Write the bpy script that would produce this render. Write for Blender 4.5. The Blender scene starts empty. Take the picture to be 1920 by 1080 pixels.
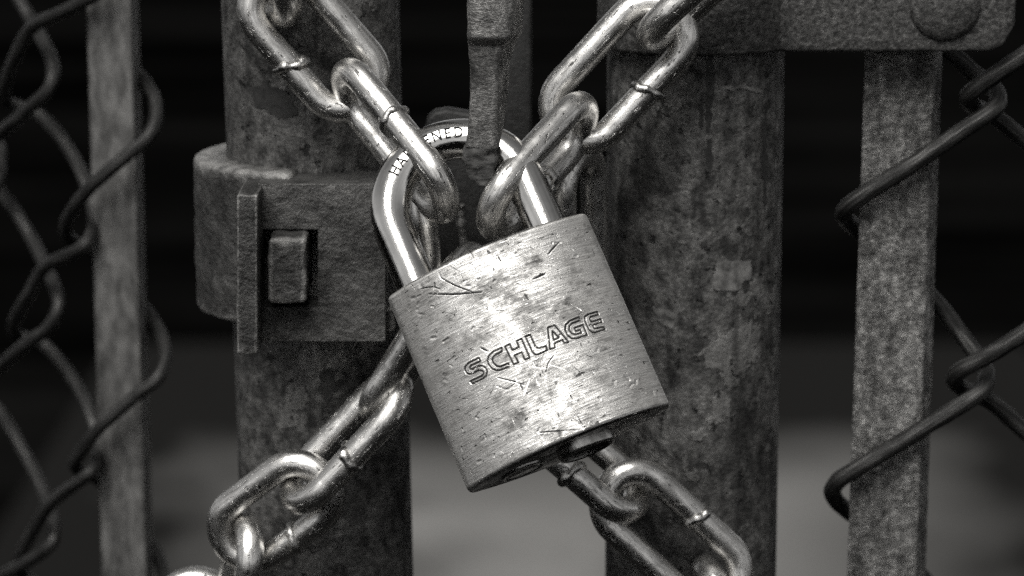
import bpy, bmesh, math, random
import numpy as np
from mathutils import Vector, Matrix, noise
random.seed(7)
R = math.radians
S = bpy.context.scene

# ------------------------------------------------------------ camera
F = 5236.0                         # focal length in pixels of a 1920-wide picture
PITCH = R(12)
TARGET = Vector((0, 0, 1.0))
DIST = 0.60
fwd = Vector((0, math.cos(PITCH), -math.sin(PITCH)))
upv = Vector((0, math.sin(PITCH), math.cos(PITCH)))
rgt = Vector((1, 0, 0))
CAM = TARGET - fwd * DIST
cam = bpy.data.cameras.new('camera')
cam.sensor_width = 36
cam.lens = F * 36 / 1920
cam.clip_start = 0.01
cam.clip_end = 500
cam.dof.use_dof = True
cam.dof.focus_distance = 0.607
cam.dof.aperture_fstop = 14
co = bpy.data.objects.new('camera', cam)
S.collection.objects.link(co)
co.matrix_world = Matrix.Translation(CAM) @ Matrix((rgt, upv, -fwd)).transposed().to_4x4()
S.camera = co

# ------------------------------------------------------------ sky, sun, exposure
SUN_EL, SUN_AZ = 54, 22            # azimuth: degrees to the left of straight behind the camera
W = bpy.data.worlds.new('World'); S.world = W; W.use_nodes = True
wn = W.node_tree; wn.nodes.clear()
sky = wn.nodes.new('ShaderNodeTexSky'); sky.sky_type = 'NISHITA'; sky.sun_disc = False
sky.sun_elevation = R(SUN_EL); sky.sun_rotation = R(180 + SUN_AZ)
bw = wn.nodes.new('ShaderNodeRGBToBW')          # black-and-white photograph: a neutral sky
bg = wn.nodes.new('ShaderNodeBackground'); bg.inputs['Strength'].default_value = 0.14
wo = wn.nodes.new('ShaderNodeOutputWorld')
wn.links.new(sky.outputs[0], bw.inputs[0]); wn.links.new(bw.outputs[0], bg.inputs['Color'])
wn.links.new(bg.outputs[0], wo.inputs[0])
sl = bpy.data.lights.new('sun', 'SUN'); sl.energy = 5.0; sl.angle = R(40); sl.color = (1, .985, .955)
so = bpy.data.objects.new('sun', sl); S.collection.objects.link(so)
sd = Vector((-math.sin(R(SUN_AZ)) * math.cos(R(SUN_EL)), -math.cos(R(SUN_AZ)) * math.cos(R(SUN_EL)), math.sin(R(SUN_EL))))
so.rotation_euler = sd.to_track_quat('Z', 'Y').to_euler()
S.view_settings.view_transform = 'Standard'
S.view_settings.look = 'None'
S.view_settings.exposure = -0.45
S.view_settings.gamma = 1
S.cycles.use_denoising = False     # the fine sampling noise stays, like the film grain of the photograph
S.cycles.max_bounces = 8
S.cycles.sample_clamp_indirect = 1.5
S.cycles.use_adaptive_sampling = True
S.cycles.adaptive_threshold = 0.05
S.cycles.adaptive_min_samples = 20

# ------------------------------------------------------------ geometry helpers
def ray(px, py):
    return fwd + rgt * ((px - 960) / F) + upv * ((540 - py) / F)
def P(px, py, y):
    """the point of the vertical plane Y = y that stands at this place"""
    d = ray(px, py)
    return CAM + d * ((y - CAM.y) / d.y)
def col(v, w=.045):
    return (v, v * (1 - w * .35), v * (1 - w), 1)

def link_obj(name, me, mat, parent=None, origin=None, smooth=True, **props):
    if origin is not None:
        o3 = Vector(origin)
        me.transform(Matrix.Translation(-o3))
    o = bpy.data.objects.new(name, me)
    S.collection.objects.link(o)
    if mat: me.materials.append(mat)
    if smooth:
        me.polygons.foreach_set('use_smooth', [True] * len(me.polygons))
    if parent: o.parent = parent
    elif origin is not None: o.location = origin
    for k, v in props.items(): o[k] = v
    return o
def thing(name, loc, label, category, group=None, matrix=None):
    o = bpy.data.objects.new(name, None)
    o.empty_display_size = .01
    S.collection.objects.link(o)
    if matrix is not None: o.matrix_world = matrix
    else: o.location = loc
    o['label'] = label; o['category'] = category
    if group: o['group'] = group
    return o
def mesh(name, verts, faces, uvs=None):
    me = bpy.data.meshes.new(name)
    me.from_pydata([tuple(v) for v in verts], [], faces)
    if uvs:
        ul = me.uv_layers.new(name='UVMap')
        flat = [c for f in uvs for uv in f for c in uv]
        ul.data.foreach_set('uv', flat)
    me.validate(); me.update()
    return me
def catmull(pts, n=8, closed=False):
    out = []
    N = len(pts)
    rng = range(N) if closed else range(N - 1)
    for i in rng:
        if closed:
            p0, p1, p2, p3 = pts[i - 1], pts[i], pts[(i + 1) % N], pts[(i + 2) % N]
        else:
            p0, p1, p2, p3 = pts[max(i - 1, 0)], pts[i], pts[i + 1], pts[min(i + 2, N - 1)]
        for k in range(n):
            t = k / n
            out.append(.5 * ((2 * p1) + (p2 - p0) * t + (2 * p0 - 5 * p1 + 4 * p2 - p3) * t * t + (3 * p1 - p0 - 3 * p2 + p3) * t ** 3))
    if not closed: out.append(pts[-1].copy())
    return out
def tube(name, pts, rad, seg=20, closed=False, up=None, radf=None):
    """a round bar along a path; u = metres along it, v = metres round it"""
    n = len(pts)
    tang = []
    for i in range(n):
        a = pts[i - 1] if (closed or i > 0) else pts[i]
        b = pts[(i + 1) % n] if (closed or i < n - 1) else pts[i]
        tang.append((b - a).normalized())
    nrm = []
    ref = up if up is not None else (Vector((0, 1, 0)) if abs(tang[0].y) < .9 else Vector((1, 0, 0)))
    v = (ref - tang[0] * ref.dot(tang[0])).normalized()
    for i in range(n):
        if up is not None: v = up
        v = (v - tang[i] * v.dot(tang[i])).normalized()
        nrm.append(v.copy())
    vs, fs, uv = [], [], []
    s = [0]
    for i in range(1, n + 1): s.append(s[-1] + (pts[i % n] - pts[i - 1]).length)
    for i in range(n):
        b = tang[i].cross(nrm[i])
        for k in range(seg):
            a = 2 * math.pi * k / seg
            r = rad if radf is None else radf(i / max(n - 1, 1), a, pts[i])
            vs.append(pts[i] + nrm[i] * (r * math.cos(a)) + b * (r * math.sin(a)))
    for i in range(n if closed else n - 1):
        j = (i + 1) % n
        for k in range(seg):
            l = (k + 1) % seg
            fs.append((i * seg + k, i * seg + l, j * seg + l, j * seg + k))
            v0, v1 = 2 * math.pi * rad * k / seg, 2 * math.pi * rad * (k + 1) / seg
            uv.append(((s[i], v0), (s[i], v1), (s[i + 1], v1), (s[i + 1], v0)))
    if not closed:
        for e, d in ((0, -1), (n - 1, 1)):
            base = len(vs); q = 3
            for j in range(1, q):
                th = math.pi / 2 * j / q
                for k in range(seg):
                    ring = vs[e * seg + k]
                    vs.append(pts[e] + (ring - pts[e]) * math.cos(th) + tang[e] * (d * rad * .5 * math.sin(th)))
            vs.append(pts[e] + tang[e] * (d * rad * .5))
            prev = e * seg
            for j in range(q - 1):
                cur = base + j * seg
                for k in range(seg):
                    l = (k + 1) % seg
                    f = (prev + k, prev + l, cur + l, cur + k)
                    fs.append(f if d > 0 else f[::-1]); uv.append(((s[e], 0),) * 4)
                prev = cur
            for k in range(seg):
                l = (k + 1) % seg
                f = (prev + k, prev + l, len(vs) - 1)
                fs.append(f if d > 0 else f[::-1]); uv.append(((s[e], 0),) * 3)
    return mesh(name, vs, fs, uv)
def bev(o, w, seg=3):
    m = o.modifiers.new('edge', 'BEVEL'); m.width = w; m.segments = seg; m.limit_method = 'ANGLE'; m.angle_limit = R(35)
    m.harden_normals = False
    return o
def hexa(name, c8):
    """box from 8 corners: front face (tl, tr, br, bl), back face (tl, tr, br, bl)"""
    return mesh(name, c8, [(0, 3, 2, 1), (4, 5, 6, 7), (0, 1, 5, 4), (3, 7, 6, 2), (0, 4, 7, 3), (1, 2, 6, 5)])
def pxbox(name, x0, x1, y0, y1, yf, yb, x0b=None, x1b=None):
    """upright box whose front face covers the given extent at depth yf"""
    tl, tr, br, bl = P(x0, y0, yf), P(x1, y0, yf), P(x1, y1, yf), P(x0, y1, yf)
    d = Vector((0, yb - yf, 0))
    return hexa(name, [tl, tr, br, bl, tl + d, tr + d, br + d, bl + d])
def recalc(me):
    bm = bmesh.new(); bm.from_mesh(me)
    bmesh.ops.recalc_face_normals(bm, faces=bm.faces)
    bm.to_mesh(me); bm.free()
    return me
def roughen(me, cuts, amp, scale, seed=0.0, keep=None):
    """subdivide and push the surface about, for castings and rust"""
    bm = bmesh.new(); bm.from_mesh(me)
    bmesh.ops.subdivide_edges(bm, edges=bm.edges, cuts=cuts, use_grid_fill=True)
    bm.normal_update()
    for v in bm.verts:
        n = noise.fractal(v.co * scale + Vector((seed, seed * 2, -seed)), 1.0, 2.0, 3)
        v.co += v.normal * (n * amp)
    bm.to_mesh(me); bm.free()
    return me

# ------------------------------------------------------------ material helpers
class M:
    def __init__(s, name, rough=.5, metal=0.0, spec=.5):
        s.m = bpy.data.materials.new(name); s.m.use_nodes = True
        s.nt = s.m.node_tree; s.b = s.nt.nodes['Principled BSDF']
        s.b.inputs['Roughness'].default_value = rough
        s.b.inputs['Metallic'].default_value = metal
        s.b.inputs['Specular IOR Level'].default_value = spec
        s.tc = s.nt.nodes.new('ShaderNodeTexCoord')
    def new(s, t, **kw):
        n = s.nt.nodes.new(t)
        for k, v in kw.items(): setattr(n, k, v)
        return n
    def put(s, a, b): s.nt.links.new(a, b)
    def coord(s, scale=(1, 1, 1), src='Object', rot=(0, 0, 0), loc=(0, 0, 0)):
        mp = s.new('ShaderNodeMapping')
        mp.inputs['Scale'].default_value = scale; mp.inputs['Rotation'].default_value = rot; mp.inputs['Location'].default_value = loc
        s.put(s.tc.outputs[src], mp.inputs['Vector'])
        return mp.outputs[0]
    def noise(s, scale, detail=3, rough=.55, vec=None, dist=0.0):
        n = s.new('ShaderNodeTexNoise')
        n.inputs['Scale'].default_value = scale; n.inputs['Detail'].default_value = detail
        n.inputs['Roughness'].default_value = rough; n.inputs['Distortion'].default_value = dist
        s.put(vec if vec is not None else s.tc.outputs['Object'], n.inputs['Vector'])
        return n.outputs['Fac']
    def voro(s, scale, vec=None, out='Distance', rand=1.0):
        n = s.new('ShaderNodeTexVoronoi'); n.inputs['Scale'].default_value = scale
        n.inputs['Randomness'].default_value = rand
        s.put(vec if vec is not None else s.tc.outputs['Object'], n.inputs['Vector'])
        return n.outputs[out]
    def ramp(s, fac, stops, grey=False):
        r = s.new('ShaderNodeValToRGB'); e = r.color_ramp.elements
        while len(e) < len(stops): e.new(.5)
        for i, (p, v) in enumerate(stops):
            e[i].position = p; e[i].color = (v, v, v, 1) if grey else col(v)
        s.put(fac, r.inputs[0])
        return r.outputs[0]
    def mix(s, fac, a, b, mode='MIX'):
        n = s.new('ShaderNodeMix', data_type='RGBA', blend_type=mode)
        for sock, v in ((n.inputs[0], fac), (n.inputs[6], a), (n.inputs[7], b)):
            if hasattr(v, 'links'): s.put(v, sock)
            elif isinstance(v, (int, float)): sock.default_value = v if sock == n.inputs[0] else col(v)
            else: sock.default_value = v
        return n.outputs[2]
    def math(s, op, a, b=0.0):
        n = s.new('ShaderNodeMath', operation=op)
        for i, v in enumerate((a, b)):
            if hasattr(v, 'links'): s.put(v, n.inputs[i])
            else: n.inputs[i].default_value = v
        return n.outputs[0]
    def bump(s, h, dist, strength=1.0, prev=None):
        n = s.new('ShaderNodeBump'); n.inputs['Distance'].default_value = dist; n.inputs['Strength'].default_value = strength
        s.put(h, n.inputs['Height'])
        if prev is not None: s.put(prev, n.inputs['Normal'])
        return n.outputs[0]
    def set(s, base=None, rough=None, metal=None, normal=None):
        for k, v in (('Base Color', base), ('Roughness', rough), ('Metallic', metal), ('Normal', normal)):
            if v is not None: s.put(v, s.b.inputs[k])
        return s.m

def mat_post(name, lo, mid, hi, seed):
    m = M(name, metal=.3)
    big = m.noise(42, 6, .66, m.coord((1, 1, .7), loc=(seed, 0, 0)), .6)
    base = m.ramp(big, [(.34, lo), (.47, mid), (.6, mid * 1.1), (.68, hi)])
    fine = m.noise(260, 5, .7, m.coord((1, 1, .8), loc=(0, seed, 1)))
    base = m.mix(.9, base, m.ramp(fine, [(.37, .16), (.5, .95), (.64, 1.8)], True), 'MULTIPLY')
    spk = m.noise(1100, 3, .7)
    base = m.mix(.8, base, m.ramp(spk, [(.32, .35), (.5, .95), (.68, 1.45)], True), 'MULTIPLY')
    # chalky lighter flakes with hard outlines
    fl = m.ramp(m.noise(48, 6, .6, m.coord((1, 1, .8), loc=(seed * 3, 1, 2))), [(.60, 0), (.615, 1)], True)
    base = m.mix(m.math('MULTIPLY', fl, .35), base, hi * 1.6)
    # dark runs
    st = m.ramp(m.noise(75, 5, .65, m.coord((1, 1, .05), loc=(seed, 2, 0))), [(.55, 0), (.66, 1)], True)
    base = m.mix(m.math('MULTIPLY', st, .75), base, lo * .3)
    # pits
    pit = m.ramp(m.noise(300, 3, .6, m.coord((1, 1, 1), loc=(5, seed, 0))), [(.63, 0), (.68, 1)], True)
    base = m.mix(m.math('MULTIPLY', pit, .85), base, lo * .15)
    h = m.math('ADD', m.noise(700, 4, .65), m.math('MULTIPLY', big, 3.0))
    nm = m.bump(h, .0006, .8)
    nm = m.bump(pit, -.0007, .8, nm)
    nm = m.bump(fl, .0003, .8, nm)
    return m.set(base, m.ramp(fine, [(.3, .75), (.7, .45)], True), None, nm)
MAT_POST = mat_post('weathered_galvanised', .012, .075, .15, 1.3)
MAT_POST2 = mat_post('weathered_galvanised_spotted', .016, .085, .17, 6.1)

def mat_cast():
    m = M('cast_galvanised_iron', metal=.4)
    big = m.noise(60, 4, .6)
    base = m.ramp(big, [(.3, .018), (.5, .05), (.7, .09)])
    spk = m.noise(1000, 3, .7)
    base = m.mix(.7, base, m.ramp(m.noise(320, 5, .72), [(.34, .25), (.5, .95), (.66, 1.5)], True), 'MULTIPLY')
    nm = m.bump(m.math('ADD', m.noise(420, 5, .7), m.math('MULTIPLY', big, 1.5)), .0011, .9)
    ge = m.new('ShaderNodeNewGeometry')
    ew = m.math('MULTIPLY', m.ramp(ge.outputs['Pointiness'], [(.515, 0), (.56, 1)], True), m.ramp(m.noise(300, 3), [(.35, .3), (.55, 1)], True))
    base = m.mix(ew, base, .28)            # zinc rubbed bare on the outer edges
    return m.set(base, m.ramp(spk, [(.3, .62), (.7, .42)], True), None, nm)
MAT_CAST = mat_cast()
def mat_strap():
    m = M('galvanised_strap', metal=.45)
    spk = m.noise(750, 4, .72)
    base = m.ramp(spk, [(.34, .015), (.5, .06), (.66, .13)])
    big = m.noise(50, 3)
    base = m.mix(.7, base, m.ramp(big, [(.3, .55), (.65, 1.15)], True), 'MULTIPLY')
    nm = m.bump(m.noise(800, 4, .7), .0006, .8)
    return m.set(base, m.ramp(spk, [(.3, .7), (.7, .45)], True), None, nm)
MAT_STRAP = mat_strap()
def mat_bar():
    m = M('rough_zinc_bar', metal=.55)
    spk = m.noise(620, 5, .75, m.coord((1, 1, .8)))
    pt = m.noise(240, 5, .7, m.coord((1, 1, .7), loc=(3, 0, 0)))
    base = m.mix(.85, m.ramp(spk, [(.32, .05), (.5, .17), (.68, .38)]), m.ramp(pt, [(.36, .25), (.5, .9), (.66, 1.5)], True), 'MULTIPLY')
    big = m.noise(45, 4, .6, m.coord((1, 1, .5)))
    base = m.mix(.8, base, m.ramp(big, [(.34, .35), (.62, 1.3)], True), 'MULTIPLY')
    nm = m.bump(m.math('ADD', pt, m.noise(700, 5, .7)), .0010, .9)
    return m.set(base, m.ramp(spk, [(.3, .6), (.7, .35)], True), None, nm)
MAT_BAR = mat_bar()
def mat_bar_smooth():
    m = M('smooth_zinc_bar', metal=.5)
    spk = m.noise(350, 4, .65, m.coord((1, 1, .35)))
    base = m.ramp(spk, [(.34, .06), (.5, .14), (.66, .25)])
    big = m.noise(35, 4, .6, m.coord((1.4, 1.4, .4)))
    base = m.mix(.7, base, m.ramp(big, [(.32, .55), (.62, 1.15)], True), 'MULTIPLY')
    return m.set(base, m.ramp(spk, [(.3, .6), (.7, .42)], True), None, m.bump(spk, .0004, .6))
MAT_BAR2 = mat_bar_smooth()
def mat_wire():
    m = M('weathered_fence_wire', metal=.6)
    st = m.noise(1, 4, .65, m.coord((90, 1500, 1), 'UV'))
    base = m.ramp(st, [(.34, .005), (.5, .022), (.66, .08)])
    nm = m.bump(st, .0005, .6)
    return m.set(base, m.ramp(st, [(.3, .65), (.7, .45)], True), None, nm)
MAT_WIRE = mat_wire()
def mat_chain():
    m = M('worn_zinc_chain', metal=1.0)
    st = m.noise(1, 5, .72, m.coord((130, 1500, 1), 'UV'))
    base = m.ramp(st, [(.32, .26), (.48, .72), (.60, .95)])
    dirt = m.ramp(m.noise(140, 6, .7), [(.50, 0), (.64, 1)], True)
    base = m.mix(m.math('MULTIPLY', dirt, .5), base, .2)
    pit = m.ramp(m.noise(1, 4, .65, m.coord((330, 1300, 1), 'UV')), [(.60, 0), (.65, 1)], True)
    pit2 = m.ramp(m.noise(420, 4, .6), [(.68, 0), (.72, 1)], True)
    pit = m.math('MAXIMUM', pit, pit2)
    base = m.mix(m.math('MULTIPLY', pit, .85), base, .03)
    nm = m.bump(m.math('SUBTRACT', st, m.math('MULTIPLY', pit, 1.5)), .00007, .8)
    nm = m.bump(m.noise(150, 2), .0006, .5, nm)
    ro = m.math('ADD', m.ramp(st, [(.3, .40), (.7, .24)], True), m.math('MULTIPLY', dirt, .12))
    return m.set(base, ro, None, nm)
MAT_CHAIN = mat_chain()
def mat_chrome():
    m = M('polished_shackle_steel', metal=1.0)
    st = m.noise(1, 4, .7, m.coord((60, 1600, 1), 'UV'))
    sm = m.noise(160, 4, .65)
    base = m.mix(.5, m.ramp(st, [(.3, .5), (.6, .78)]), m.ramp(sm, [(.35, .45), (.6, .82)]))
    return m.set(base, m.ramp(sm, [(.35, .17), (.65, .09)], True), None, m.bump(st, .00006, .6))
MAT_CHROME = mat_chrome()
def mat_lock():
    m = M('brushed_lock_metal', metal=1.0)
    br = m.noise(1, 5, .72, m.coord((170, 170, 2600)))
    br2 = m.noise(1, 3, .6, m.coord((420, 420, 5200), loc=(3, 1, 0)))
    stv = m.math('ADD', m.math('MULTIPLY', br, .65), m.math('MULTIPLY', br2, .35))
    base = m.ramp(stv, [(.36, .20), (.49, .50), (.60, .78)])
    # tarnish clouds
    cl = m.ramp(m.noise(110, 7, .72, m.coord((1, 1, 1.3))), [(.44, 0), (.60, 1)], True)
    base = m.mix(m.math('MULTIPLY', cl, .8), base, .15)
    sp = m.ramp(m.noise(420, 5, .7, m.coord((.6, .6, 1.2))), [(.56, 0), (.66, 1)], True)
    base = m.mix(m.math('MULTIPLY', m.math('MULTIPLY', sp, cl), .8), base, .05)
    # small dark nicks lying along and across the brushing
    n1 = m.ramp(m.noise(1, 2, .5, m.coord((420, 420, 1500), loc=(9, 0, 4))), [(.695, 0), (.73, 1)], True)
    n2 = m.ramp(m.noise(1, 2, .5, m.coord((900, 900, 420), rot=(0, .5, 0), loc=(2, 5, 4))), [(.71, 0), (.75, 1)], True)
    nick = m.math('MAXIMUM', n1, n2)
    base = m.mix(m.math('MULTIPLY', nick, .85), base, .035)
    nm = m.bump(stv, .00007, 1.0)
    nm = m.bump(nick, -.0002, .8, nm)
    nm = m.bump(m.noise(70, 3), .0004, .5, nm)
    ro = m.math('ADD', m.ramp(stv, [(.35, .42), (.65, .28)], True), m.math('MULTIPLY', cl, .18))
    tg = m.new('ShaderNodeTangent', direction_type='RADIAL', axis='Z')
    m.put(tg.outputs[0], m.b.inputs['Tangent'])
    m.b.inputs['Anisotropic'].default_value = .75
    return m.set(base, ro, None, nm)
MAT_LOCK = mat_lock()
def mat_simple(name, lo, hi, scale, rough, metal, bumpd=.0003, detail=4):
    m = M(name, rough=rough, metal=metal)
    n = m.noise(scale, detail, .68)
    return m.set(m.ramp(n, [(.32, lo), (.68, hi)]), None, None, m.bump(n, bumpd, .8))
MAT_INK = mat_simple('grime_in_engraving', .004, .012, 900, .9, 0)
MAT_SCRATCH = mat_simple('bare_scratched_metal', .7, .95, 1500, .35, 1)
MAT_PLUG = mat_simple('dark_plug_metal', .22, .60, 500, .32, 1.0, .0001)
MAT_RUST = mat_simple('crusted_rust', .015, .09, 420, .85, .1, .0012, 6)
MAT_LATCHDARK = mat_simple('dark_painted_latch_iron', .005, .018, 300, .6, .2, .0005, 5)
MAT_WELD = mat_simple('weld_seam_steel', .2, .75, 700, .32, 1.0, .0003)
def mat_lever():
    m = M('worn_latch_rod_steel', metal=.6)
    wear = m.noise(130, 5, .7, m.coord((1, 1, .45)))
    base = m.ramp(wear, [(.36, .035), (.5, .13), (.64, .30)])
    spk = m.noise(700, 4, .7, m.coord((1, 1, 1.6)))
    base = m.mix(.7, base, m.ramp(spk, [(.3, .35), (.6, 1.15)], True), 'MULTIPLY')
    return m.set(base, m.ramp(wear, [(.3, .65), (.7, .38)], True), None, m.bump(m.math('ADD', spk, wear), .0006, .8))
MAT_LEVER = mat_lever()
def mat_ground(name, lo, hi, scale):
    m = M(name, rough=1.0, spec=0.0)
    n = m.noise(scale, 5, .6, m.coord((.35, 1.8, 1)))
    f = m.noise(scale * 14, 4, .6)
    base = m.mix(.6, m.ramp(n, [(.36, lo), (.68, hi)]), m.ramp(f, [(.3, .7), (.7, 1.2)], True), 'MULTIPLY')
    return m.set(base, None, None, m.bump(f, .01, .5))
def mat_path():
    m = M('dirty_concrete', rough=1.0, spec=0.0)
    sx = m.new('ShaderNodeSeparateXYZ'); m.put(m.tc.outputs['Object'], sx.inputs[0])
    wob = m.math('MULTIPLY', m.math('SUBTRACT', m.noise(3.0, 4, .6), .5), .5)
    along = m.math('DIVIDE', m.math('SUBTRACT', m.math('SUBTRACT', 3.62, m.math('ADD', sx.outputs[1], wob)), 0.0), .42)
    across = m.math('DIVIDE', m.math('SUBTRACT', .62, m.math('ABSOLUTE', m.math('SUBTRACT', m.math('ADD', sx.outputs[0], wob), .10))), .42)
    k = m.math('MINIMUM', m.math('MAXIMUM', m.math('MINIMUM', along, across), 0.0), 1.0)
    n = m.noise(6, 5, .6)
    return m.set(m.mix(k, .012, m.ramp(n, [(.3, .13), (.7, .20)])))      # concrete fades to earth colour, a soft unfocused edge put into the colour
MAT_CONC = mat_path()
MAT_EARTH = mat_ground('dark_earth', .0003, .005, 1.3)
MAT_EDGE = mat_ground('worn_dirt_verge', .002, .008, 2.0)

# ------------------------------------------------------------ ground
def sheet(name, pts, z, mat):
    me = mesh(name, [(x, y, z) for x, y in pts], [tuple(range(len(pts)))])
    return link_obj(name, me, mat, smooth=False, kind='structure')
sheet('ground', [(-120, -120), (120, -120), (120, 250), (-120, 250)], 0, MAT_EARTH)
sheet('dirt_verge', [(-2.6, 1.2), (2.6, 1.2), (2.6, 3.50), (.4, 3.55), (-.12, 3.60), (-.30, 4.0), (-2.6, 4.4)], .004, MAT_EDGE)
sheet('path', [(-.7, 1.4), (.9, 1.4), (.9, 4.2), (-.7, 4.2)], .008, MAT_CONC)

# ------------------------------------------------------------ gate posts
POSTY, POSTR = .075, .0211
def post(name, xt, xb, mat, label):
    a, b = P(xt, -60, POSTY), P(xb, 1140, POSTY)
    d = (b - a).normalized()
    bot = a + d * ((a.z - 0.0) / -d.z) if d.z else b
    top = a - d * .35
    n = 60
    pts = [top + (bot - top) * (i / n) for i in range(n + 1)]
    def rf(t, ang, p):
        return POSTR * (1 + .006 * noise.noise(Vector((math.cos(ang) * 2, math.sin(ang) * 2, p.z * 30))))
    me = tube(name, pts, POSTR, 64, radf=rf)
    return link_obj(name, me, mat, origin=bot, label=label, category='post')
left_post = post('gate_post', 580, 617, MAT_POST, 'round galvanised gate post carrying the bolted latch clamp')
right_post = post('gate_post', 1306, 1294, MAT_POST2, 'round spotted galvanised gate post under the strap with the domed bolt')

def on_post(c, r, px, py):
    d = ray(px, py); ox, oy = CAM.x - c.x, CAM.y - c.y
    A = d.x ** 2 + d.y ** 2; B = 2 * (ox * d.x + oy * d.y); Cc = ox * ox + oy * oy - r * r
    t = (-B - math.sqrt(max(B * B - 4 * A * Cc, 0))) / (2 * A)
    return CAM + d * t
def stain(par, xt, xb, poly, mat, lift, name):
    """a thin flake or run lying on the round post"""
    pts = []
    n = len(poly)
    for i in range(n):
        a, b = Vector(poly[i]), Vector(poly[(i + 1) % n])
        k = max(2, int((b - a).length / 4))
        for j in range(k):
            p = a.lerp(b, j / k)
            pts.append(p + Vector((noise.noise(Vector((p.x * .09, p.y * .09, 1))), noise.noise(Vector((p.x * .09, p.y * .09, 7))))) * 5)
    bm = bmesh.new()
    f = bm.faces.new([bm.verts.new((p.x, p.y, 0)) for p in pts])
    bmesh.ops.triangulate(bm, faces=[f])
    bmesh.ops.subdivide_edges(bm, edges=[e for e in bm.edges if e.calc_length() > 10], cuts=3)
    bmesh.ops.triangulate(bm, faces=bm.faces)
    for v in bm.verts:
        x, y = v.co.x, v.co.y
        xc = xt + (xb - xt) * (y + 60) / 1200
        v.co = on_post(P(xc, y, POSTY), POSTR + lift, x, y)
    me = bpy.data.meshes.new(name); bm.to_mesh(me); bm.free()
    link_obj(name, recalc(me), mat, par, par.location)
MAT_FLAKE = mat_simple('chalky_zinc_flake', .025, .23, 330, .8, .1, .0003, 5)
MAT_RUN = mat_simple('dark_drip_stain', .008, .03, 500, .8, .0, .0003, 5)
for poly in ([(1345, 492), (1385, 486), (1408, 490), (1410, 520), (1392, 530), (1385, 545), (1340, 545), (1330, 525), (1345, 510)],
             [(1225, 575), (1240, 572), (1262, 590), (1260, 615), (1245, 610), (1228, 600)],
             [(1348, 163), (1395, 158), (1432, 170), (1428, 176), (1390, 166), (1352, 168)]):
    stain(right_post, 1306, 1294, poly, MAT_FLAKE, .00022, 'zinc_flake')
for poly in ([(1325, 90), (1338, 90), (1337, 180), (1332, 245), (1326, 250), (1322, 210), (1326, 150)],
             [(1326, 262), (1334, 258), (1336, 305), (1331, 326), (1325, 322)], [(1313, 175), (1318, 170), (1319, 230), (1314, 246), (1311, 235)],
             [(1430, 230), (1436, 228), (1440, 330), (1434, 400), (1428, 330)], [(1394, 392), (1404, 388), (1408, 398), (1400, 406), (1393, 401)], [(1316, 455), (1324, 453), (1325, 462), (1317, 463)]):
    stain(right_post, 1306, 1294, poly, MAT_RUN, .00026, 'drip_stain')
for poly in ([(470, 165), (500, 155), (540, 175), (560, 215), (520, 225), (500, 205), (478, 200)], [(600, 700), (625, 690), (632, 730), (612, 760), (598, 735)], [(500, 70), (520, 62), (528, 100), (512, 118), (502, 100)]):
    stain(left_post, 580, 617, poly, MAT_RUN, .00026, 'drip_stain')

# ------------------------------------------------------------ latch clamp on the post
cx = P(594, 440, POSTY)
org = Vector((cx.x, cx.y, P(400, 600, POSTY).z))
clamp = thing('latch_clamp', org, 'rough cast iron latch clamp bolted round a gate post, beside the padlock', 'clamp')
def arc_band(name, c, r0, r1, a0, a1, z0, z1, n=48, fil=.0012):
    prof = [(r0, z0), (r1 - fil, z0), (r1 - fil * .3, z0 + fil * .3), (r1, z0 + fil), (r1, z1 - fil), (r1 - fil * .3, z1 - fil * .3), (r1 - fil, z1), (r0, z1)]
    # more rows on the tall outer face
    rows = []
    for i, p in enumerate(prof):
        rows.append(p)
        if i == 3:
            for k in range(1, 14):
                t = k / 14; rows.append((r1, z0 + fil + (z1 - z0 - 2 * fil) * t))
    vs, fs = [], []
    m = len(rows)
    for i in range(n + 1):
        a = a0 + (a1 - a0) * i / n
        for r, z in rows:
            rr = r
            if r > r0 + 1e-6:
                rr += .0005 * noise.fractal(Vector((math.cos(a) * 6, math.sin(a) * 6, z * 240)), 1, 2, 3)
            vs.append((c.x + rr * math.cos(a), c.y + rr * math.sin(a), z))
    for i in range(n):
        for k in range(m):
            l = (k + 1) % m
            fs.append((i * m + k, i * m + l, (i + 1) * m + l, (i + 1) * m + k))
    fs.append(tuple(range(m))[::-1]); fs.append(tuple(n * m + k for k in range(m)))
    return recalc(mesh(name, vs, fs))
zt, zb = P(372, 288, POSTY).z, P(380, 568, POSTY).z
o = link_obj('collar_band', arc_band('collar_band', cx, POSTR + .0003, POSTR + .0080, R(95), R(262), zb, zt), MAT_CAST, clamp, org)
# front casting: a plate with a square pocket
def plate_with_pocket(name, X, Y, yf, yb, H):
    """X, Y: outer px extents; H: pocket px extents"""
    xs = [X[0], H[0], H[1], X[1]]; ys = [Y[0], H[2], H[3], Y[1]]
    vs = []
    for d in (0, yb - yf):
        for y in ys:
            for x in xs:
                vs.append(P(x, y, yf) + Vector((0, d, 0)))
    fs = []
    for r in range(3):
        for c in range(3):
            if r == 1 and c == 1: continue
            a = r * 4 + c
            fs.append((a, a + 4, a + 5, a + 1)); fs.append((a + 16, a + 17, a + 21, a + 20))
    for c in range(3):
        fs.append((c, c + 1, c + 17, c + 16)); fs.append((12 + c, 28 + c, 29 + c, 13 + c))
        r = c * 4
        fs.append((r, r + 16, r + 20, r + 4)); fs.append((r + 3, r + 7, r + 23, r + 19))
    for q in ((5, 6), (6, 10), (10, 9), (9, 5)):
        fs.append((q[0], q[0] + 16, q[1] + 16, q[1]))
    return recalc(mesh(name, vs, fs))
o = bev(link_obj('clamp_plate', plate_with_pocket('clamp_plate', (484, 722), (345, 640), .040, .058, (486, 596, 430, 576)), MAT_CAST, clamp, org), .0018, 4)
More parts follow.
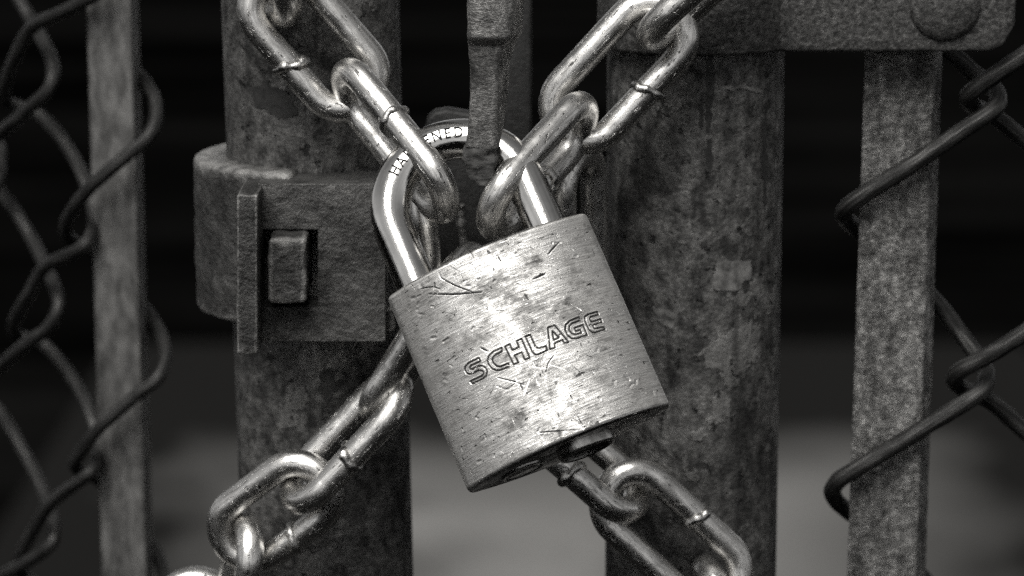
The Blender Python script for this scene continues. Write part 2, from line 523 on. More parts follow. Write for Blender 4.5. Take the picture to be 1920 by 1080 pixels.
o = bev(link_obj('pocket_floor', pxbox('pocket_floor', 478, 700, 380, 620, .0525, .0565), MAT_CAST, clamp, org), .0003)
o = bev(link_obj('side_flange', roughen(recalc(pxbox('side_flange', 444, 482, 366, 664, .0265, .060)), 6, .0004, 260), MAT_CAST, clamp, org), .0009)
o = bev(link_obj('bolt_head', roughen(recalc(pxbox('bolt_head', 502, 574, 446, 570, .0325, .054)), 5, .0005, 300, 3), MAT_CAST, clamp, org), .0012)
o = bev(link_obj('clamp_lug', roughen(recalc(pxbox('clamp_lug', 700, 740, 575, 622, .044, .058)), 3, .0005, 300, 5), MAT_CAST, clamp, org), .0012)

# ------------------------------------------------------------ strap across the other post
px_c = P(1303, 60, POSTY)
def strap():
    org = Vector((px_c.x, px_c.y, P(1500, 97, .058).z))
    t = thing('frame_strap', org, 'flat galvanised strap wrapped round a gate post, with one domed bolt', 'strap')
    zb = P(1600, 97, .058).z; zt = zb + .045
    r0, r1 = POSTR + .0004, POSTR + .0042
    inner, outer = [], []
    for i in range(25):
        a = R(200) + (R(318) - R(200)) * i / 24
        inner.append((px_c.x + r0 * math.cos(a), px_c.y + r0 * math.sin(a)))
        outer.append((px_c.x + r1 * math.cos(a), px_c.y + r1 * math.sin(a)))
    xe = P(1903, 60, .058).x
    for i in range(1, 21):
        u = i / 20
        x = outer[24][0] + (xe - outer[24][0]) * u
        e = min(1, u * 5)
        yo = outer[24][1] + (.0578 - outer[24][1]) * (e * e * (3 - 2 * e))
        outer.append((x, yo)); inner.append((x, yo + .0038))
    vs, fs = [], []
    n = len(outer); rows = 15; cr = .0065
    for side in (outer, inner):
        for i, (x, y) in enumerate(side):
            lo = zb
            dx = xe - x
            if dx < cr: lo = zb + cr - math.sqrt(max(cr * cr - (cr - dx) ** 2, 0))
            for k in range(rows):
                vs.append((x, y, lo + (zt - lo) * k / (rows - 1)))
    off = n * rows
    for i in range(n - 1):
        for k in range(rows - 1):
            a = i * rows + k
            fs.append((a, a + rows, a + rows + 1, a + 1)); fs.append((a + off, a + off + 1, a + off + rows + 1, a + off + rows))
        a = i * rows
        fs.append((a, a + off, a + off + rows, a + rows)); a += rows - 1
        fs.append((a, a + rows, a + rows + off, a + off))
    for k in range(rows - 1):
        fs.append((k, k + 1, k + 1 + off, k + off)); a = (n - 1) * rows + k
        fs.append((a, a + off, a + off + 1, a + 1))
    bev(link_obj('strap_band', recalc(mesh('strap_band', vs, fs)), MAT_STRAP, t, org), .0008)
    c = P(1772, 10, .058)
    vs, fs = [], []
    prof = [(.0083, 0), (.0082, .0006), (.0077, .0012), (.0066, .0018), (.0045, .0023), (.002, .0026), (0, .0027)]
    sg = 40
    for r, h in prof[:-1]:
        for k in range(sg):
            a = 2 * math.pi * k / sg; vs.append((c.x + r * math.cos(a), .0579 - h, c.z + r * math.sin(a)))
    vs.append((c.x, .0579 - .0027, c.z))
    for i in range(len(prof) - 2):
        for k in range(sg):
            l = (k + 1) % sg; fs.append((i * sg + k, i * sg + l, (i + 1) * sg + l, (i + 1) * sg + k))
    for k in range(sg): fs.append(((len(prof) - 2) * sg + k, (len(prof) - 2) * sg + (k + 1) % sg, len(vs) - 1))
    link_obj('domed_bolt_head', recalc(mesh('domed_bolt_head', vs, fs)), MAT_STRAP, t, org)
strap()

# ------------------------------------------------------------ tension bars
def bar(corners_t, corners_b, mat, label, amp, ext=(.35, .0)):
    """corners: (px, depth) front-left, front-right, back-right, back-left at the top and bottom of the picture"""
    T = [P(x, -60, y) for x, y in corners_t]; B = [P(x, 1140, y) for x, y in corners_b]
    for q in (T, B):
        z = sum(v.z for v in q) / 4
        for v in q: v.z = z
    for i in range(4):
        d = (B[i] - T[i]).normalized(); T[i] = T[i] - d * .03; B[i] = B[i] + d * .05
    rows, q = 150, []
    per = []
    for i in range(4):
        for k in range(10): per.append((i, k / 10))
    vs, fs = [], []
    m = len(per)
    for r in range(rows + 1):
        t = r / rows
        C = [T[i].lerp(B[i], t) for i in range(4)]
        ctr = (C[0] + C[1] + C[2] + C[3]) / 4
        for i, u in per:
            p = C[i].lerp(C[(i + 1) % 4], u)
            rad = (p - ctr)
            p = p + rad.normalized() * (amp * noise.fractal(p * 330, 1, 2, 3))
            vs.append(p)
    for r in range(rows):
        for k in range(m):
            l = (k + 1) % m
            fs.append((r * m + k, r * m + l, (r + 1) * m + l, (r + 1) * m + k))
    fs.append(tuple(range(m))); fs.append(tuple(rows * m + k for k in range(m)))
    o = link_obj('tension_bar', recalc(mesh('tension_bar', vs, fs)), mat, origin=B[0], label=label, category='bar')
    return bev(o, .0007, 2)
bar([(1627, .068), (1756, .068), (1773, .0735), (1630, .0735)], [(1586, .068), (1716, .068), (1734, .0735), (1590, .0735)], MAT_BAR,
    'flat grainy galvanised tension bar below the strap, crossed by two fence wires', .00012)
bar([(160, .150), (244, .146), (259, .158), (170, .160)], [(192, .150), (276, .146), (291, .158), (200, .160)], MAT_BAR2,
    'blurred pale flat tension bar with curled fence wires, far from the padlock', .0001)

# ------------------------------------------------------------ chain-link wires
def wires(label, lines, rad, org):
    t = thing('chain_link_mesh', org, label, 'fence mesh')
    for pts in lines:
        w = catmull([P(x, y, d) for x, y, d in pts], 7)
        link_obj('wire', tube('wire', w, rad, 18, radf=lambda u, a, p: rad * (1 + .10 * noise.fractal(p * 260 + Vector((math.cos(a), math.sin(a), 0)) * .6, 1, 2, 3))), MAT_WIRE, t, org)
wires('dark thick chain-link wires woven round the grainy tension bar', [
    [(1990, 60, .062), (1920, 105, .063), (1860, 145, .064), (1822, 172, .066), (1816, 190, .070), (1832, 203, .0765), (1862, 217, .080), (1920, 262, .082), (1990, 320, .083)],
    [(1690, 30, .083), (1790, 105, .083), (1840, 150, .080), (1868, 172, .074), (1870, 196, .068), (1850, 215, .0648), (1790, 255, .0645), (1700, 315, .0640), (1620, 365, .0640), (1590, 388, .0655), (1582, 405, .0705), (1602, 425, .0775),
     (1650, 465, .080), (1700, 510, .082), (1760, 572, .084), (1800, 625, .083), (1830, 665, .079), (1848, 695, .074), (1846, 725, .068), (1825, 745, .0655), (1760, 785, .0645), (1680, 835, .0640), (1595, 886, .0640), (1566, 908, .0660), (1561, 928, .0715), (1585, 955, .0775),
     (1650, 1000, .080), (1720, 1070, .082), (1780, 1150, .082)],
    [(1990, 575, .062), (1920, 625, .063), (1850, 668, .064), (1800, 695, .066), (1790, 713, .070), (1805, 730, .076), (1850, 748, .080), (1900, 790, .082), (1990, 870, .083)],
], .0021, P(1800, 1140, .07))
def ly(x, k): return .1475 + max(0, 165 - x) * .0002 + k
f_, b_ = -.0062, .0155
def L(pts): return [(x, y, ly(x, k)) for x, y, k in pts]
wires('blurred thin chain-link wires woven round the pale tension bar', [
    L([(215, 85, b_), (250, 130, .012), (280, 165, .006), (293, 205, 0), (283, 250, f_), (240, 290, f_ - .001), (170, 350, f_), (132, 402, -.004), (122, 432, 0), (137, 452, .008), (165, 465, b_), (200, 485, b_ + .003), (250, 552, b_ + .003), (290, 605, .010),
       (309, 655, .002), (300, 704, f_), (262, 736, f_ - .001), (188, 800, f_), (150, 850, -.004), (140, 872, 0), (155, 887, .008), (190, 905, b_), (250, 985, b_ + .003), (295, 1040, .012), (312, 1100, 0)]),
    L([(205, -25, f_), (135, 15, f_), (62, 50, f_), (30, 105, f_), (8, 165, -.003), (15, 192, .005), (45, 203, .010), (85, 225, b_), (135, 290, b_), (163, 350, .012), (176, 405, .006), (170, 442, 0), (150, 466, -.005),
       (85, 500, f_), (55, 550, f_), (27, 603, -.003), (33, 628, .005), (60, 638, .010), (92, 655, b_), (140, 717, b_), (170, 778, .012), (185, 835, .006), (181, 870, 0), (160, 894, -.005), (95, 945, f_), (60, 1000, f_), (35, 1055, -.003), (50, 1085, .006), (90, 1110, .01)]),
    L([(15, -40, b_), (35, 0, b_), (60, 40, b_), (82, 80, .009), (100, 125, .003), (92, 165, -.003), (62, 197, f_), (0, 250, f_), (-70, 310, f_)]),
    L([(-40, 310, b_), (30, 400, b_), (60, 450, b_), (85, 500, .010), (101, 535, .005), (109, 575, .001), (88, 617, -.003), (48, 645, f_), (0, 688, f_), (-60, 740, f_)]),
    L([(-40, 725, b_), (11, 790, b_), (54, 865, b_), (88, 940, .010), (101, 978, .005), (99, 1013, 0), (80, 1034, -.003), (50, 1055, f_), (8, 1078, f_), (-50, 1120, f_)]),
    L([(-30, 480, b_), (-5, 280, b_), (0, 320, .005), (-12, 355, 0), (-60, 400, f_)]),
], .0018, P(100, 1140, .17))

# ------------------------------------------------------------ latch rod and fork between the posts
def lever():
    org = P(905, 345, .012)
    t = thing('latch_rod', org, 'worn steel latch rod hanging down between the posts, crusted at its tip', 'latch rod')
    # sections: py, left px, ridge px, right px
    secs = [(-80, 880, 958, 982), (0, 879, 958, 982), (40, 879, 956, 981), (70, 879, 953, 978), (92, 880, 940, 966), (125, 883, 932, 956), (180, 883, 931, 952), (230, 880, 929, 947), (270, 876, 929, 942), (278, 874, 930, 941)]
    tip = [(277, 873, 928, 940), (300, 872, 926, 937), (322, 876, 924, 933), (338, 886, 920, 928), (350, 900, 914, 919)]
    def build(name, ss, amp, sc, mat):
        rows = []
        for a, b in zip(ss, ss[1:]):
            for k in range(8):
                u = k / 8; rows.append(tuple(a[i] + (b[i] - a[i]) * u for i in range(4)))
        rows.append(ss[-1])
        vs, fs = [], []
        for py, l, m, r in rows:
            yo = .0125 - (.0022 if py < 72 else .0022 * max(0, 1 - (py - 72) / 14))
            c = [P(l, py, yo), P(m, py, yo - .0012), P(r, py, yo + .0065), P((l + r) / 2 + 4, py, yo + .011), P(l + 2, py, yo + .006)]
            z = c[1].z
            for q in c: q.z = z
            ring = catmull(c, 6, True)
            # flatten the curve back towards the straight facets
            lin = [c[i].lerp(c[(i + 1) % 5], k / 6) for i in range(5) for k in range(6)]
            for p_, q_ in zip(ring, lin):
                p = p_.lerp(q_, .55)
                d = (p - (c[0] + c[2]) / 2).normalized()
                p = p + d * (amp * noise.fractal(p * sc, 1, 2, 4))
                vs.append(p)
        n = 30
        for i in range(len(rows) - 1):
            for k in range(n):
                l = (k + 1) % n
                fs.append((i * n + k, i * n + l, (i + 1) * n + l, (i + 1) * n + k))
        fs.append(tuple(range(n))); fs.append(tuple((len(rows) - 1) * n + k for k in range(n)))
        return link_obj(name, recalc(mesh(name, vs, fs)), mat, t, org)
    build('rod', secs, .00016, 300, MAT_LEVER)
    build('crusted_tip', tip, .0012, 420, MAT_RUST)
lever()
def fork():
    org = P(930, 600, .056)
    t = thing('latch_fork', org, 'dark iron latch fork behind the padlock shackle', 'latch')
    # hanging plate with a rounded head
    pts = []
    for x, y in [(795, 640), (795, 245), (800, 222), (815, 209), (838, 205), (880, 212), (930, 214), (930, 640)]:
        pts.append(P(x, y, .056))
    n = len(pts)
    vs = pts + [p + Vector((0, .006, 0)) for p in pts]
    fs = [tuple(range(n))[::-1], tuple(range(n, 2 * n))] + [(i, (i + 1) % n, (i + 1) % n + n, i + n) for i in range(n)]
    bev(link_obj('fork_plate', recalc(mesh('fork_plate', vs, fs)), MAT_LATCHDARK, t, org), .001)
    bev(link_obj('upright_bar', recalc(pxbox('upright_bar', 942, 998, -80, 640, .066, .074)), MAT_LATCHDARK, t, org), .001)
    for pl in ([(862, 385), (865, 420), (869, 455), (874, 500), (878, 540)], [(950, 380), (956, 410), (957, 440), (962, 480), (970, 520)]):
        w = catmull([P(x, y, .046) for x, y in pl], 8)
        link_obj('fork_prong', tube('fork_prong', w, .0009 if pl[0][0] < 900 else .0014, 12,
                 radf=lambda u, a, p: .0011 * (1 + .5 * noise.noise(p * 900))), MAT_LEVER, t, org)
fork()

# ------------------------------------------------------------ padlock
TAU, ROLL, YAW = R(13), R(23.2), R(0)
lc = P(990, 661, 0.0)
w0 = rgt * math.cos(ROLL) + upv * math.sin(ROLL)
u0 = -rgt * math.sin(ROLL) + upv * math.cos(ROLL)
ub = (u0 * math.cos(TAU) + fwd * math.sin(TAU)).normalized()
wb = (w0 * math.cos(YAW) + fwd * math.sin(YAW))
wb = (wb - ub * wb.dot(ub)).normalized()
bb = ub.cross(wb).normalized()            # local Y: away from the front face
if bb.dot(fwd) < 0: bb = -bb
LM = Matrix((wb, bb, ub)).transposed().to_4x4(); LM.translation = lc
LI = LM.inverted()
lock = thing('padlock', None, 'scratched brushed metal padlock hanging tilted, engraved with a brand name', 'padlock', matrix=LM)
HB = .0231                                 # half height of the body
RF, T0, XE, RC = .0345, .0118, .0224, .0030
def half_t(x): return T0 - (RF - math.sqrt(max(RF * RF - x * x, 0)))
def profile(nf=420, nb=44):
    """outline of the body seen from above: finely divided convex front, rounded sides, convex back"""
    ang = math.asin(XE / RF)
    def face(n): return [(RF * math.sin(-ang + 2 * ang * i / n), -(T0 - RF + RF * math.cos(-ang + 2 * ang * i / n))) for i in range(n + 1)]
    cxx = XE - RC * math.sin(ang); cyy = half_t(XE) - RC * math.cos(ang)
    k = 8
    fr = [(cxx + RC * math.sin(ang + (math.pi / 2 - ang) * i / k), -(cyy + RC * math.cos(ang + (math.pi / 2 - ang) * i / k))) for i in range(1, k + 1)]
    right = face(nf) + fr + [(x, -y) for x, y in fr][::-1] + [(x, -y) for x, y in face(nb)][::-1]
    return right + [(-x, -y) for x, y in fr] + [(-x, y) for x, y in fr][::-1]
PROF = profile()
XM = max(p[0] for p in PROF)
def body_mesh():
    rows = []
    r = .0009
    for i in range(5):
        a = math.pi / 2 * i / 4
        rows.append((-HB + r - r * math.cos(a), r - r * math.sin(a)))
    rows = [(-HB + r * (1 - math.sin(math.pi / 2 * i / 4)), r * (1 - math.cos(math.pi / 2 * i / 4))) for i in range(4, -1, -1)]
    rows = [(-HB, r * 3), (-HB, r * 1.15)] + rows + [(-HB + r * 1.15, 0), (-HB + r * 3, 0)]
    mid = [(-HB + r * 3 + (2 * HB - 6 * r) * i / 400, 0) for i in range(1, 400)]
    rows = rows + mid + [(-z, o) for z, o in rows][::-1]
    n = len(PROF)
    nr = []
    for i in range(n):
        a, b = PROF[i - 1], PROF[(i + 1) % n]
        d = Vector((b[0] - a[0], b[1] - a[1])).normalized(); nr.append(Vector((d.y, -d.x)))
    vs, fs = [], []
    for z, off in rows:
        for i in range(n):
            x, y = PROF[i]; q = nr[i]
            vs.append((x - q.x * off, y - q.y * off, z))
    for j in range(len(rows) - 1):
        for i in range(n):
            l = (i + 1) % n
            fs.append((j * n + i, j * n + l, (j + 1) * n + l, (j + 1) * n + i))
    fs.append(tuple(range(n))); fs.append(tuple((len(rows) - 1) * n + i for i in range(n)))
    return recalc(mesh('body', vs, fs))
body = link_obj('body', body_mesh(), MAT_LOCK, lock)

# --- writing and wear on the convex front, laid out on the surface itself
def on_face(px, py):
    """local (x, z) where the line of sight meets the front face"""
    o = LI @ CAM; d = (LI.to_3x3() @ ray(px, py))
    lo, hi = .5, .7
    t = (-T0 - o.y) / d.y
    for _ in range(20):
        p = o + d * t
        t = (-half_t(p.x) - o.y) / d.y
    p = o + d * t
    return p.x, p.z
def face_pt(x, z, lift=0.0):
    x = max(-XE, min(XE, x))
    a = math.asin(x / RF)
    return Vector((x + math.sin(a) * lift, -(half_t(x) + math.cos(a) * lift), z))
def ribbon(vs, fs, pts, w, lift, closed=False, taper=False):
    n = len(pts); base = len(vs)
    for i in range(n):
        a = pts[i - 1] if (closed or i > 0) else pts[i]
        b = pts[(i + 1) % n] if (closed or i < n - 1) else pts[i]
        d = Vector((b[0] - a[0], b[1] - a[1])).normalized(); q = Vector((-d.y, d.x))
        ww = w
        if taper: ww = w * (.15 + math.sin(math.pi * i / (n - 1)))
        ww *= 1 + .18 * noise.noise(Vector((pts[i][0] * 1500, pts[i][1] * 1500, 0)))
        vs.append(face_pt(pts[i][0] + q.x * ww / 2, pts[i][1] + q.y * ww / 2, lift))
        vs.append(face_pt(pts[i][0] - q.x * ww / 2, pts[i][1] - q.y * ww / 2, lift))
    for i in range(n if closed else n - 1):
        j = (i + 1) % n
        fs.append((base + 2 * i, base + 2 * i + 1, base + 2 * j + 1, base + 2 * j))
GLYPH = [
    [[(345, 668), (230, 725), (195, 765), (188, 805), (210, 840), (250, 852), (290, 835), (345, 808), (385, 812), (402, 840), (385, 868), (250, 932), (272, 958), (395, 900), (432, 865), (440, 820), (420, 778), (380, 755), (340, 760), (275, 795), (248, 793), (243, 775), (262, 752), (365, 705)]],
    [[(605, 553), (510, 595), (462, 640), (445, 690), (455, 740), (490, 785), (540, 808), (590, 805), (690, 765), (678, 728), (590, 765), (545, 758), (510, 725), (498, 690), (510, 655), (540, 628), (608, 595)]],
    [[(640, 540), (693, 512), (722, 580), (800, 545), (773, 478), (828, 452), (920, 665), (865, 690), (830, 605), (748, 640), (793, 718), (737, 742)]],
    [[(870, 425), (925, 408), (985, 540), (1000, 555), (1020, 558), (1105, 535), (1120, 580), (1010, 630), (975, 628), (950, 600)]],
    [[(1125, 325), (1200, 300), (1360, 490), (1310, 500), (1285, 465), (1200, 505), (1205, 550), (1150, 570)], [(1175, 365), (1250, 440), (1190, 465)]],
    [[(1475, 208), (1370, 250), (1325, 295), (1320, 350), (1345, 410), (1390, 448), (1440, 450), (1568, 408), (1520, 295), (1425, 330), (1440, 368), (1490, 350), (1505, 385), (1435, 405), (1395, 395), (1365, 355), (1368, 310), (1395, 280), (1490, 245)]],
    [[(1680, 148), (1570, 180), (1540, 205), (1545, 250), (1590, 350), (1625, 380), (1660, 380), (1770, 345), (1750, 318), (1650, 338), (1630, 300), (1735, 262), (1720, 230), (1615, 262), (1595, 225), (1605, 205), (1695, 180)]],
]
def dense(pts, closed, step=.0002):
    out = []
    n = len(pts)
    for i in range(n if closed else n - 1):
        a, b = Vector(pts[i]), Vector(pts[(i + 1) % n])
        k = max(1, int((b - a).length / step))
        for j in range(k): out.append(tuple(a.lerp(b, j / k)))
    if not closed: out.append(pts[-1])
    return out
GROOVES = []                     # (polyline on the face, depth, half width)
for loops in GLYPH:
    vs, fs = [], []
    for lp in loops:
        pts = [on_face(840 + x / 6, 560 + y / 6) for x, y in lp]
        GROOVES.append((pts + pts[:1], .00030, .00013))
        ribbon(vs, fs, dense(pts, True), .00020, -.00011, True)
    link_obj('engraved_letter', mesh('engraved_letter', vs, fs), MAT_INK, body, smooth=False)
# scratches: dark gouges and bright fresh ones
def zz(x, y): return on_face(700 + x / 1.964, 390 + y / 1.964)
dark = [([(205, 317), (300, 318), (400, 310)], .0003), ([(245, 256), (300, 285), (370, 312)], .00022), ([(610, 828), (690, 820), (775, 812)], .00022), ([(460, 626), (520, 640), (555, 652)], .0002),
        ([(665, 545), (645, 570), (636, 605)], .00016), ([(645, 170), (665, 145), (685, 125)], .0003), ([(590, 262), (615, 250), (633, 243)], .0003), ([(455, 655), (490, 668), (520, 648)], .00014),
        ([(755, 770), (765, 790), (775, 800)], .0002), ([(395, 515), (410, 522), (420, 528)], .0003), ([(160, 300), (220, 290), (245, 300)], .0002), ([(330, 130), (360, 165), (372, 190)], .00014)]
light = [([(550, 700), (565, 660), (580, 620)], .00028), ([(520, 620), (530, 640), (545, 668)], .00022), ([(600, 625), (605, 645), (615, 660)], .00022), ([(745, 365), (758, 372), (768, 378)], .0003),
         ([(445, 395), (490, 425), (530, 450)], .00022), ([(560, 580), (600, 588), (640, 592)], .00018), ([(730, 150), (738, 158), (742, 163)], .0003), ([(805, 600), (812, 606), (816, 612)], .0003), ([(480, 470), (520, 476), (550, 474)], .00022)]
rnd = random.Random(3)
CLUSTER = [(-.012, .015, .004), (-.002, .012, .006), (.006, .018, .004), (-.015, -.004, .004), (-.004, -.012, .006), (.004, -.003, .008), (-.012, -.018, .003), (0, -.019, .005), (.014, .004, .005)]
def scr(name, defs, mat, count, wmin, wmax):
    vs, fs = [], []
    for pts, w in defs:
        q = [Vector((*zz(x, y), 0)) for x, y in pts]
        ribbon(vs, fs, [(v.x, v.y) for v in catmull(q, 8)], w, .00003, False, True)
    for _ in range(count):
        c_ = rnd.choice(CLUSTER); x, z = c_[0] + rnd.gauss(0, c_[2]), c_[1] + rnd.gauss(0, c_[2])
        a = rnd.gauss(0, .28) if rnd.random() < .5 else rnd.uniform(-1.5, 1.5)
        l = rnd.choice((.0004, .0005, .0007, .0009, .0013, .002, .0042)) * rnd.uniform(.7, 1.3)
        b = rnd.uniform(-.25, .25)
        pp = [(x + l * t * math.cos(a + b * t), z + l * t * math.sin(a + b * t)) for t in [i / 6 for i in range(7)]]
        pp = [(max(-.0215, min(.0215, u)), max(-HB * .95, min(HB * .95, v))) for u, v in pp]
        ribbon(vs, fs, pp, rnd.uniform(wmin, wmax), .00003, False, True)
    link_obj(name, mesh(name, vs, fs), mat, body, smooth=False, kind='stuff')
scr('dark_scratches', dark, MAT_INK, 70, .00005, .00017)
scr('bright_scratches', light, MAT_SCRATCH, 150, .00005, .00013)
def engrave(me):
    n = len(me.vertices)
    co_ = np.empty(n * 3); me.vertices.foreach_get('co', co_); co_ = co_.reshape(-1, 3)
    sel = np.where((co_[:, 1] < 0) & (np.abs(co_[:, 0]) < XE) & (np.abs(co_[:, 2]) < HB - .0008))[0]
    q = co_[sel][:, [0, 2]]; dep = np.zeros(len(sel))
    for pts, d, w in GROOVES:
        best = np.full(len(sel), 1.0)
        for a, b in zip(pts, pts[1:]):
            a = np.array(a); b = np.array(b); ab = b - a
            near = np.where((np.abs(q - (a + b) / 2) < np.abs(ab) / 2 + .0008).all(1))[0]
            if not len(near): continue
            t = np.clip(((q[near] - a) @ ab) / max(ab @ ab, 1e-12), 0, 1)
            best[near] = np.minimum(best[near], np.linalg.norm(q[near] - (a + t[:, None] * ab), axis=1))
        g = d * np.exp(-(best / w) ** 2) - d * .14 * np.exp(-((best - 2.1 * w) / (.7 * w)) ** 2)   # groove with a raised lip
        dep = np.where(np.abs(g) > np.abs(dep), g, dep)
    an = np.arcsin(np.clip(co_[sel, 0] / RF, -1, 1))
    co_[sel, 0] -= np.sin(an) * dep; co_[sel, 1] += np.cos(an) * dep
    me.vertices.foreach_set('co', co_.ravel()); me.update()
for pts, w in dark:
    GROOVES.append(([zz(x, y) for x, y in pts], .00007, max(w * .55, .00012)))
rd = random.Random(11)
for _ in range(46):               # dents, mostly near the edges
    ex = rd.random() < .6
    x = rd.choice((-1, 1)) * rd.uniform(.015, .0215) if ex else rd.uniform(-.02, .02)
    z = rd.choice((-1, 1)) * rd.uniform(.015, .0215) if rd.random() < .5 else rd.uniform(-.02, .02)
    a = rd.uniform(0, 3.1); l = rd.uniform(.0001, .0011)
    GROOVES.append(([(x, z), (x + l * math.cos(a), z + l * math.sin(a))], rd.uniform(.00004, .00011), rd.uniform(.00014, .0003)))
engrave(body.data)

# --- underside: key plug and second disc
def disc_part(name, cx_, cy_, prof, mat, parent):
    vs, fs = [], []
    sg = 40
    for r, h in prof:
        for k in range(sg):
            a = 2 * math.pi * k / sg; vs.append((cx_ + r * math.cos(a), cy_ + r * math.sin(a), -HB - h))
    for i in range(len(prof) - 1):
        for k in range(sg):
            l = (k + 1) % sg; fs.append((i * sg + k, i * sg + l, (i + 1) * sg + l, (i + 1) * sg + k))
    fs.append(tuple((len(prof) - 1) * sg + k for k in range(sg)))
    return link_obj(name, recalc(mesh(name, vs, fs)), mat, parent)
plug = disc_part('key_plug', .0035, -.0005, [(.0064, -.0004), (.0064, .0015), (.0062, .0020), (.0058, .0021), (.0055, .0018), (.0054, .0003), (.0053, .0003), (.0049, .0008), (.0001, .0008)], MAT_PLUG, lock)
kw = mesh('keyway', [(.0035 + x, -.0005 + y, -HB - .00088) for x, y in ((-.0035, -.0006), (.0035, -.0006), (.0035, .0003), (.001, .0003), (.001, .0010), (-.0035, .0010))], [(0, 1, 2, 3, 4, 5)])
link_obj('keyway', kw, MAT_INK, plug, smooth=False)
disc_part('bottom_disc', -.0108, -.0002, [(.0052, -.0004), (.0052, .0004), (.0049, .0006), (.0044, .0006), (.0042, .0002), (.0040, .0002), (.0038, .0005), (.0001, .0005)], MAT_PLUG, lock)

# --- shackle
SR, SX, SZ, SO = .0045, .0154, .0358, -.0011
path = []   # SO: the shackle sits a little off the middle of the body
for i in range(12): path.append(Vector((-SX, 0, HB - .004 + (SZ - HB + .004) * i / 12)))
for i in range(41):
    a = math.pi - math.pi * i / 40
    path.append(Vector((SX * math.cos(a), 0, SZ + SX * math.sin(a))))
for i in range(1, 13): path.append(Vector((SX, 0, SZ - (SZ - HB + .004) * i / 12)))
path = [p + Vector((SO, 0, 0)) for p in path]
shackle = link_obj('shackle', tube('shackle', path, SR, 40, up=Vector((0, -1, 0))), MAT_CHROME, lock)
def stamp():
    """stamped letters set round the front of the shackle bow: struck in and filled with grime"""
    for k, ch in enumerate('HARDENED'):
        for name, off, ext, lift, mat in (('stamped_letter', .00005, .00004, .00004, MAT_INK),):
            cu = bpy.data.curves.new('stamp', 'FONT'); cu.body = ch; cu.size = .0035; cu.extrude = ext; cu.offset = off
            cu.align_x = 'CENTER'; cu.resolution_u = 3
            ob = bpy.data.objects.new('stamp', cu); S.collection.objects.link(ob)
            bpy.context.view_layer.update()
            me = bpy.data.meshes.new_from_object(ob.evaluated_get(bpy.context.evaluated_depsgraph_get()))
            bpy.data.objects.remove(ob); bpy.data.curves.remove(cu)
            bm = bmesh.new(); bm.from_mesh(me)
            bmesh.ops.subdivide_edges(bm, edges=bm.edges, cuts=1)
            a0 = R(129 - k * 8.8)
            for v in bm.verts:
                x, y, z = v.co
                a = a0 - x * .82 / SX
                ph = (y - .0008) / SR              # angle round the bar, 0 = straight to the front
                rr = SR + lift + z
                rho = SX + rr * math.sin(ph)
                v.co = (SO + rho * math.cos(a), -rr * math.cos(ph), SZ + rho * math.sin(a))
            bm.to_mesh(me); bm.free()
            link_obj(name, recalc(me), mat, shackle, smooth=False)
stamp()

# ------------------------------------------------------------ chains
CR = .0032
LINKS = {}
def chain_link(chain, key, e1, e2, side, Wc=.0156, weld=None, rad=CR, org=None):
    """e1, e2: ends of the bar's centre line; side: which way the link is wide; weld: (+1/-1, place along)"""
    ax = (e2 - e1); Lc = ax.length; ax.normalize()
    sd_ = (side - ax * side.dot(ax)).normalized()
    c = (e1 + e2) / 2
    r = Wc / 2; h = Lc / 2 - r
    pts = []
    n = 22
    for i in range(n): pts.append(c + ax * (-h + 2 * h * i / n) + sd_ * r)
    for i in range(n):
        a = math.pi * i / n
        pts.append(c + ax * (h + r * math.sin(a)) + sd_ * (r * math.cos(a)))
    for i in range(n): pts.append(c + ax * (h - 2 * h * i / n) - sd_ * r)
    for i in range(n):
        a = math.pi * i / n
        pts.append(c - ax * (h + r * math.sin(a)) - sd_ * (r * math.cos(a)))
    LINKS[key] = pts
    upn = ax.cross(sd_).normalized()
    seed = len(LINKS) * 3.7
    def rf(t, a, p):
        return rad * (1 + .022 * noise.fractal(p * 120 + Vector((seed, 0, 0)), 1, 2, 2))
    o = link_obj('chain_link', tube('chain_link', pts, rad, 28, True, up=upn, radf=rf), MAT_CHAIN, chain, org)
    if weld:
        s, u = weld
        wc = c + ax * (u * h) + sd_ * (s * r)
        wp = []
        for i in range(40):
            a = 2 * math.pi * i / 40
            sk = .0007 * noise.noise(Vector((math.cos(a) * 1.3, math.sin(a) * 1.3, seed)))
            wp.append(wc + (sd_ * math.cos(a) + upn * math.sin(a)) * (rad * .90) + ax * (sk + .0011 * math.cos(a)))
        def wr(t, a, p): return .00105 * (1 + .75 * noise.noise(p * 520))
        link_obj('weld_seam', tube('weld_seam', wp, .0009, 10, True, radf=wr), MAT_WELD, o, None).data.transform(Matrix.Translation(-org))
    return o
def img(dx, dy, dd=0.0):
    """direction: picture right, picture down, away from the camera (same unit)"""
    return rgt * dx - upv * dy + fwd * dd
def new_chain(px, py, y, label):
    org = P(px, py, y)
    return thing('steel_chain', org, label, 'chain', 'runs of steel chain'), org

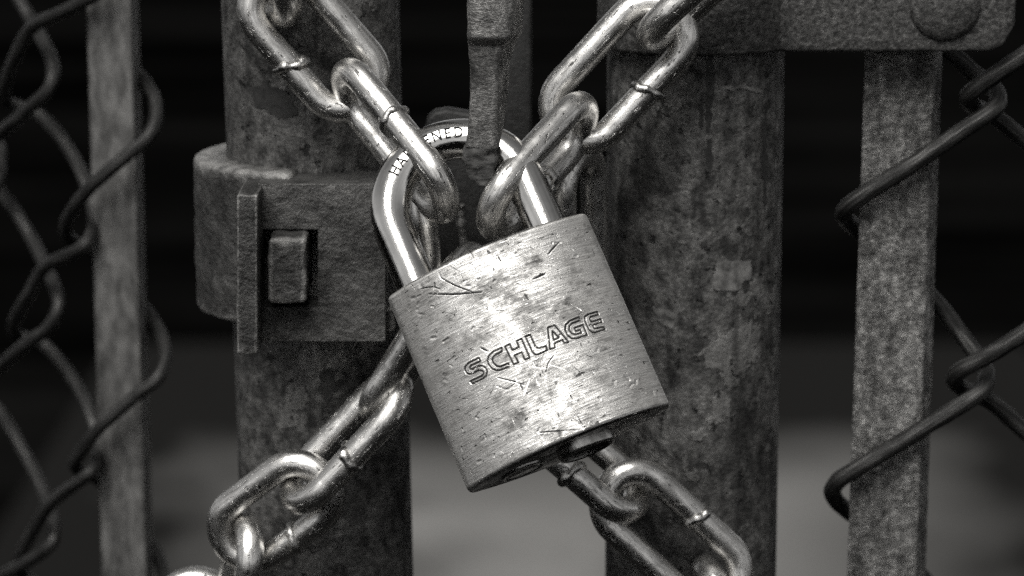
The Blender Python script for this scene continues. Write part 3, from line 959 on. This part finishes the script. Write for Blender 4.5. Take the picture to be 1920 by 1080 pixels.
ch, og = new_chain(660, 180, .03, 'bright steel chain run from the shackle to the top above the latch clamp')
chain_link(ch, 'A', P(493, -33, .0445), P(684, 189, .0425), img(.76, -.65), weld=(-1, .08), org=og)
chain_link(ch, 'B', P(647, 148, .039), P(836, 382, .018), img(-34, 20, 116), weld=(-1, .0), org=og)
chain_link(ch, 'A2', P(400, -230, .052), P(538, 22, .042), img(-.3, .2, 1), org=og)
ch, og = new_chain(1080, 220, .03, 'dull steel chain run from the shackle up toward the strap')
chain_link(ch, 'D', P(1056, 246, .040), P(1264, 22, .042), img(.73, .68), weld=(1, .12), org=og)
chain_link(ch, 'C', P(1096, 216, .037), P(920, 408, .014), img(36, 18, 116), weld=(1, -.2), org=og)
chain_link(ch, 'E', P(1222, 68, .036), P(1440, -130, .033), img(-.10, -.12, -1), org=og)
ch, og = new_chain(640, 860, .04, 'steel chain run leaving from behind the padlock below the latch clamp')
chain_link(ch, 'F1', P(880, 480, .036), P(705, 765, .042), img(-.15, -.1, -1), org=og)
chain_link(ch, 'F2', P(748, 722, .038), P(552, 932, .036), img(40, 38, -115), weld=(1, .05), org=og)
chain_link(ch, 'F3', P(606, 893, .036), P(428, 1026, .042), img(.6, .8, .12), weld=(1, .0), org=og)
chain_link(ch, 'F4', P(464, 988, .0405), P(420, 1270, .046), img(-.32, .05, 1), org=og)
chain_link(ch, 'F5', P(445, 1205, .047), P(318, 1112, .052), img(.4, -1, .2), org=og)
ch, og = new_chain(1160, 930, .04, 'steel chain run coming out below the keyhole of the padlock')
chain_link(ch, 'G1', P(985, 765, .042), P(1190, 945, .042), img(42, -48, 105), weld=(-1, .0), org=og)
chain_link(ch, 'G2', P(1146, 905, .0395), P(1372, 1112, .041), img(.67, -.74, .15), weld=(1, .1), org=og)
chain_link(ch, 'G3', P(1325, 1070, .043), P(1500, 1300, .05), img(.1, .1, 1), org=og)
ch, og = new_chain(1110, 380, .045, 'dark chain link half hidden behind the padlock beside its shackle leg')
chain_link(ch, 'H1', P(1084, 290, .048), P(1086, 590, .052), img(.55, -.1, 1), org=og)
ch, og = new_chain(790, 420, .04, 'bright chain link standing upright inside the left half of the shackle')
chain_link(ch, 'H2', P(784, 348, .034), P(808, 640, .040), img(-.1, 0, 1), org=og)
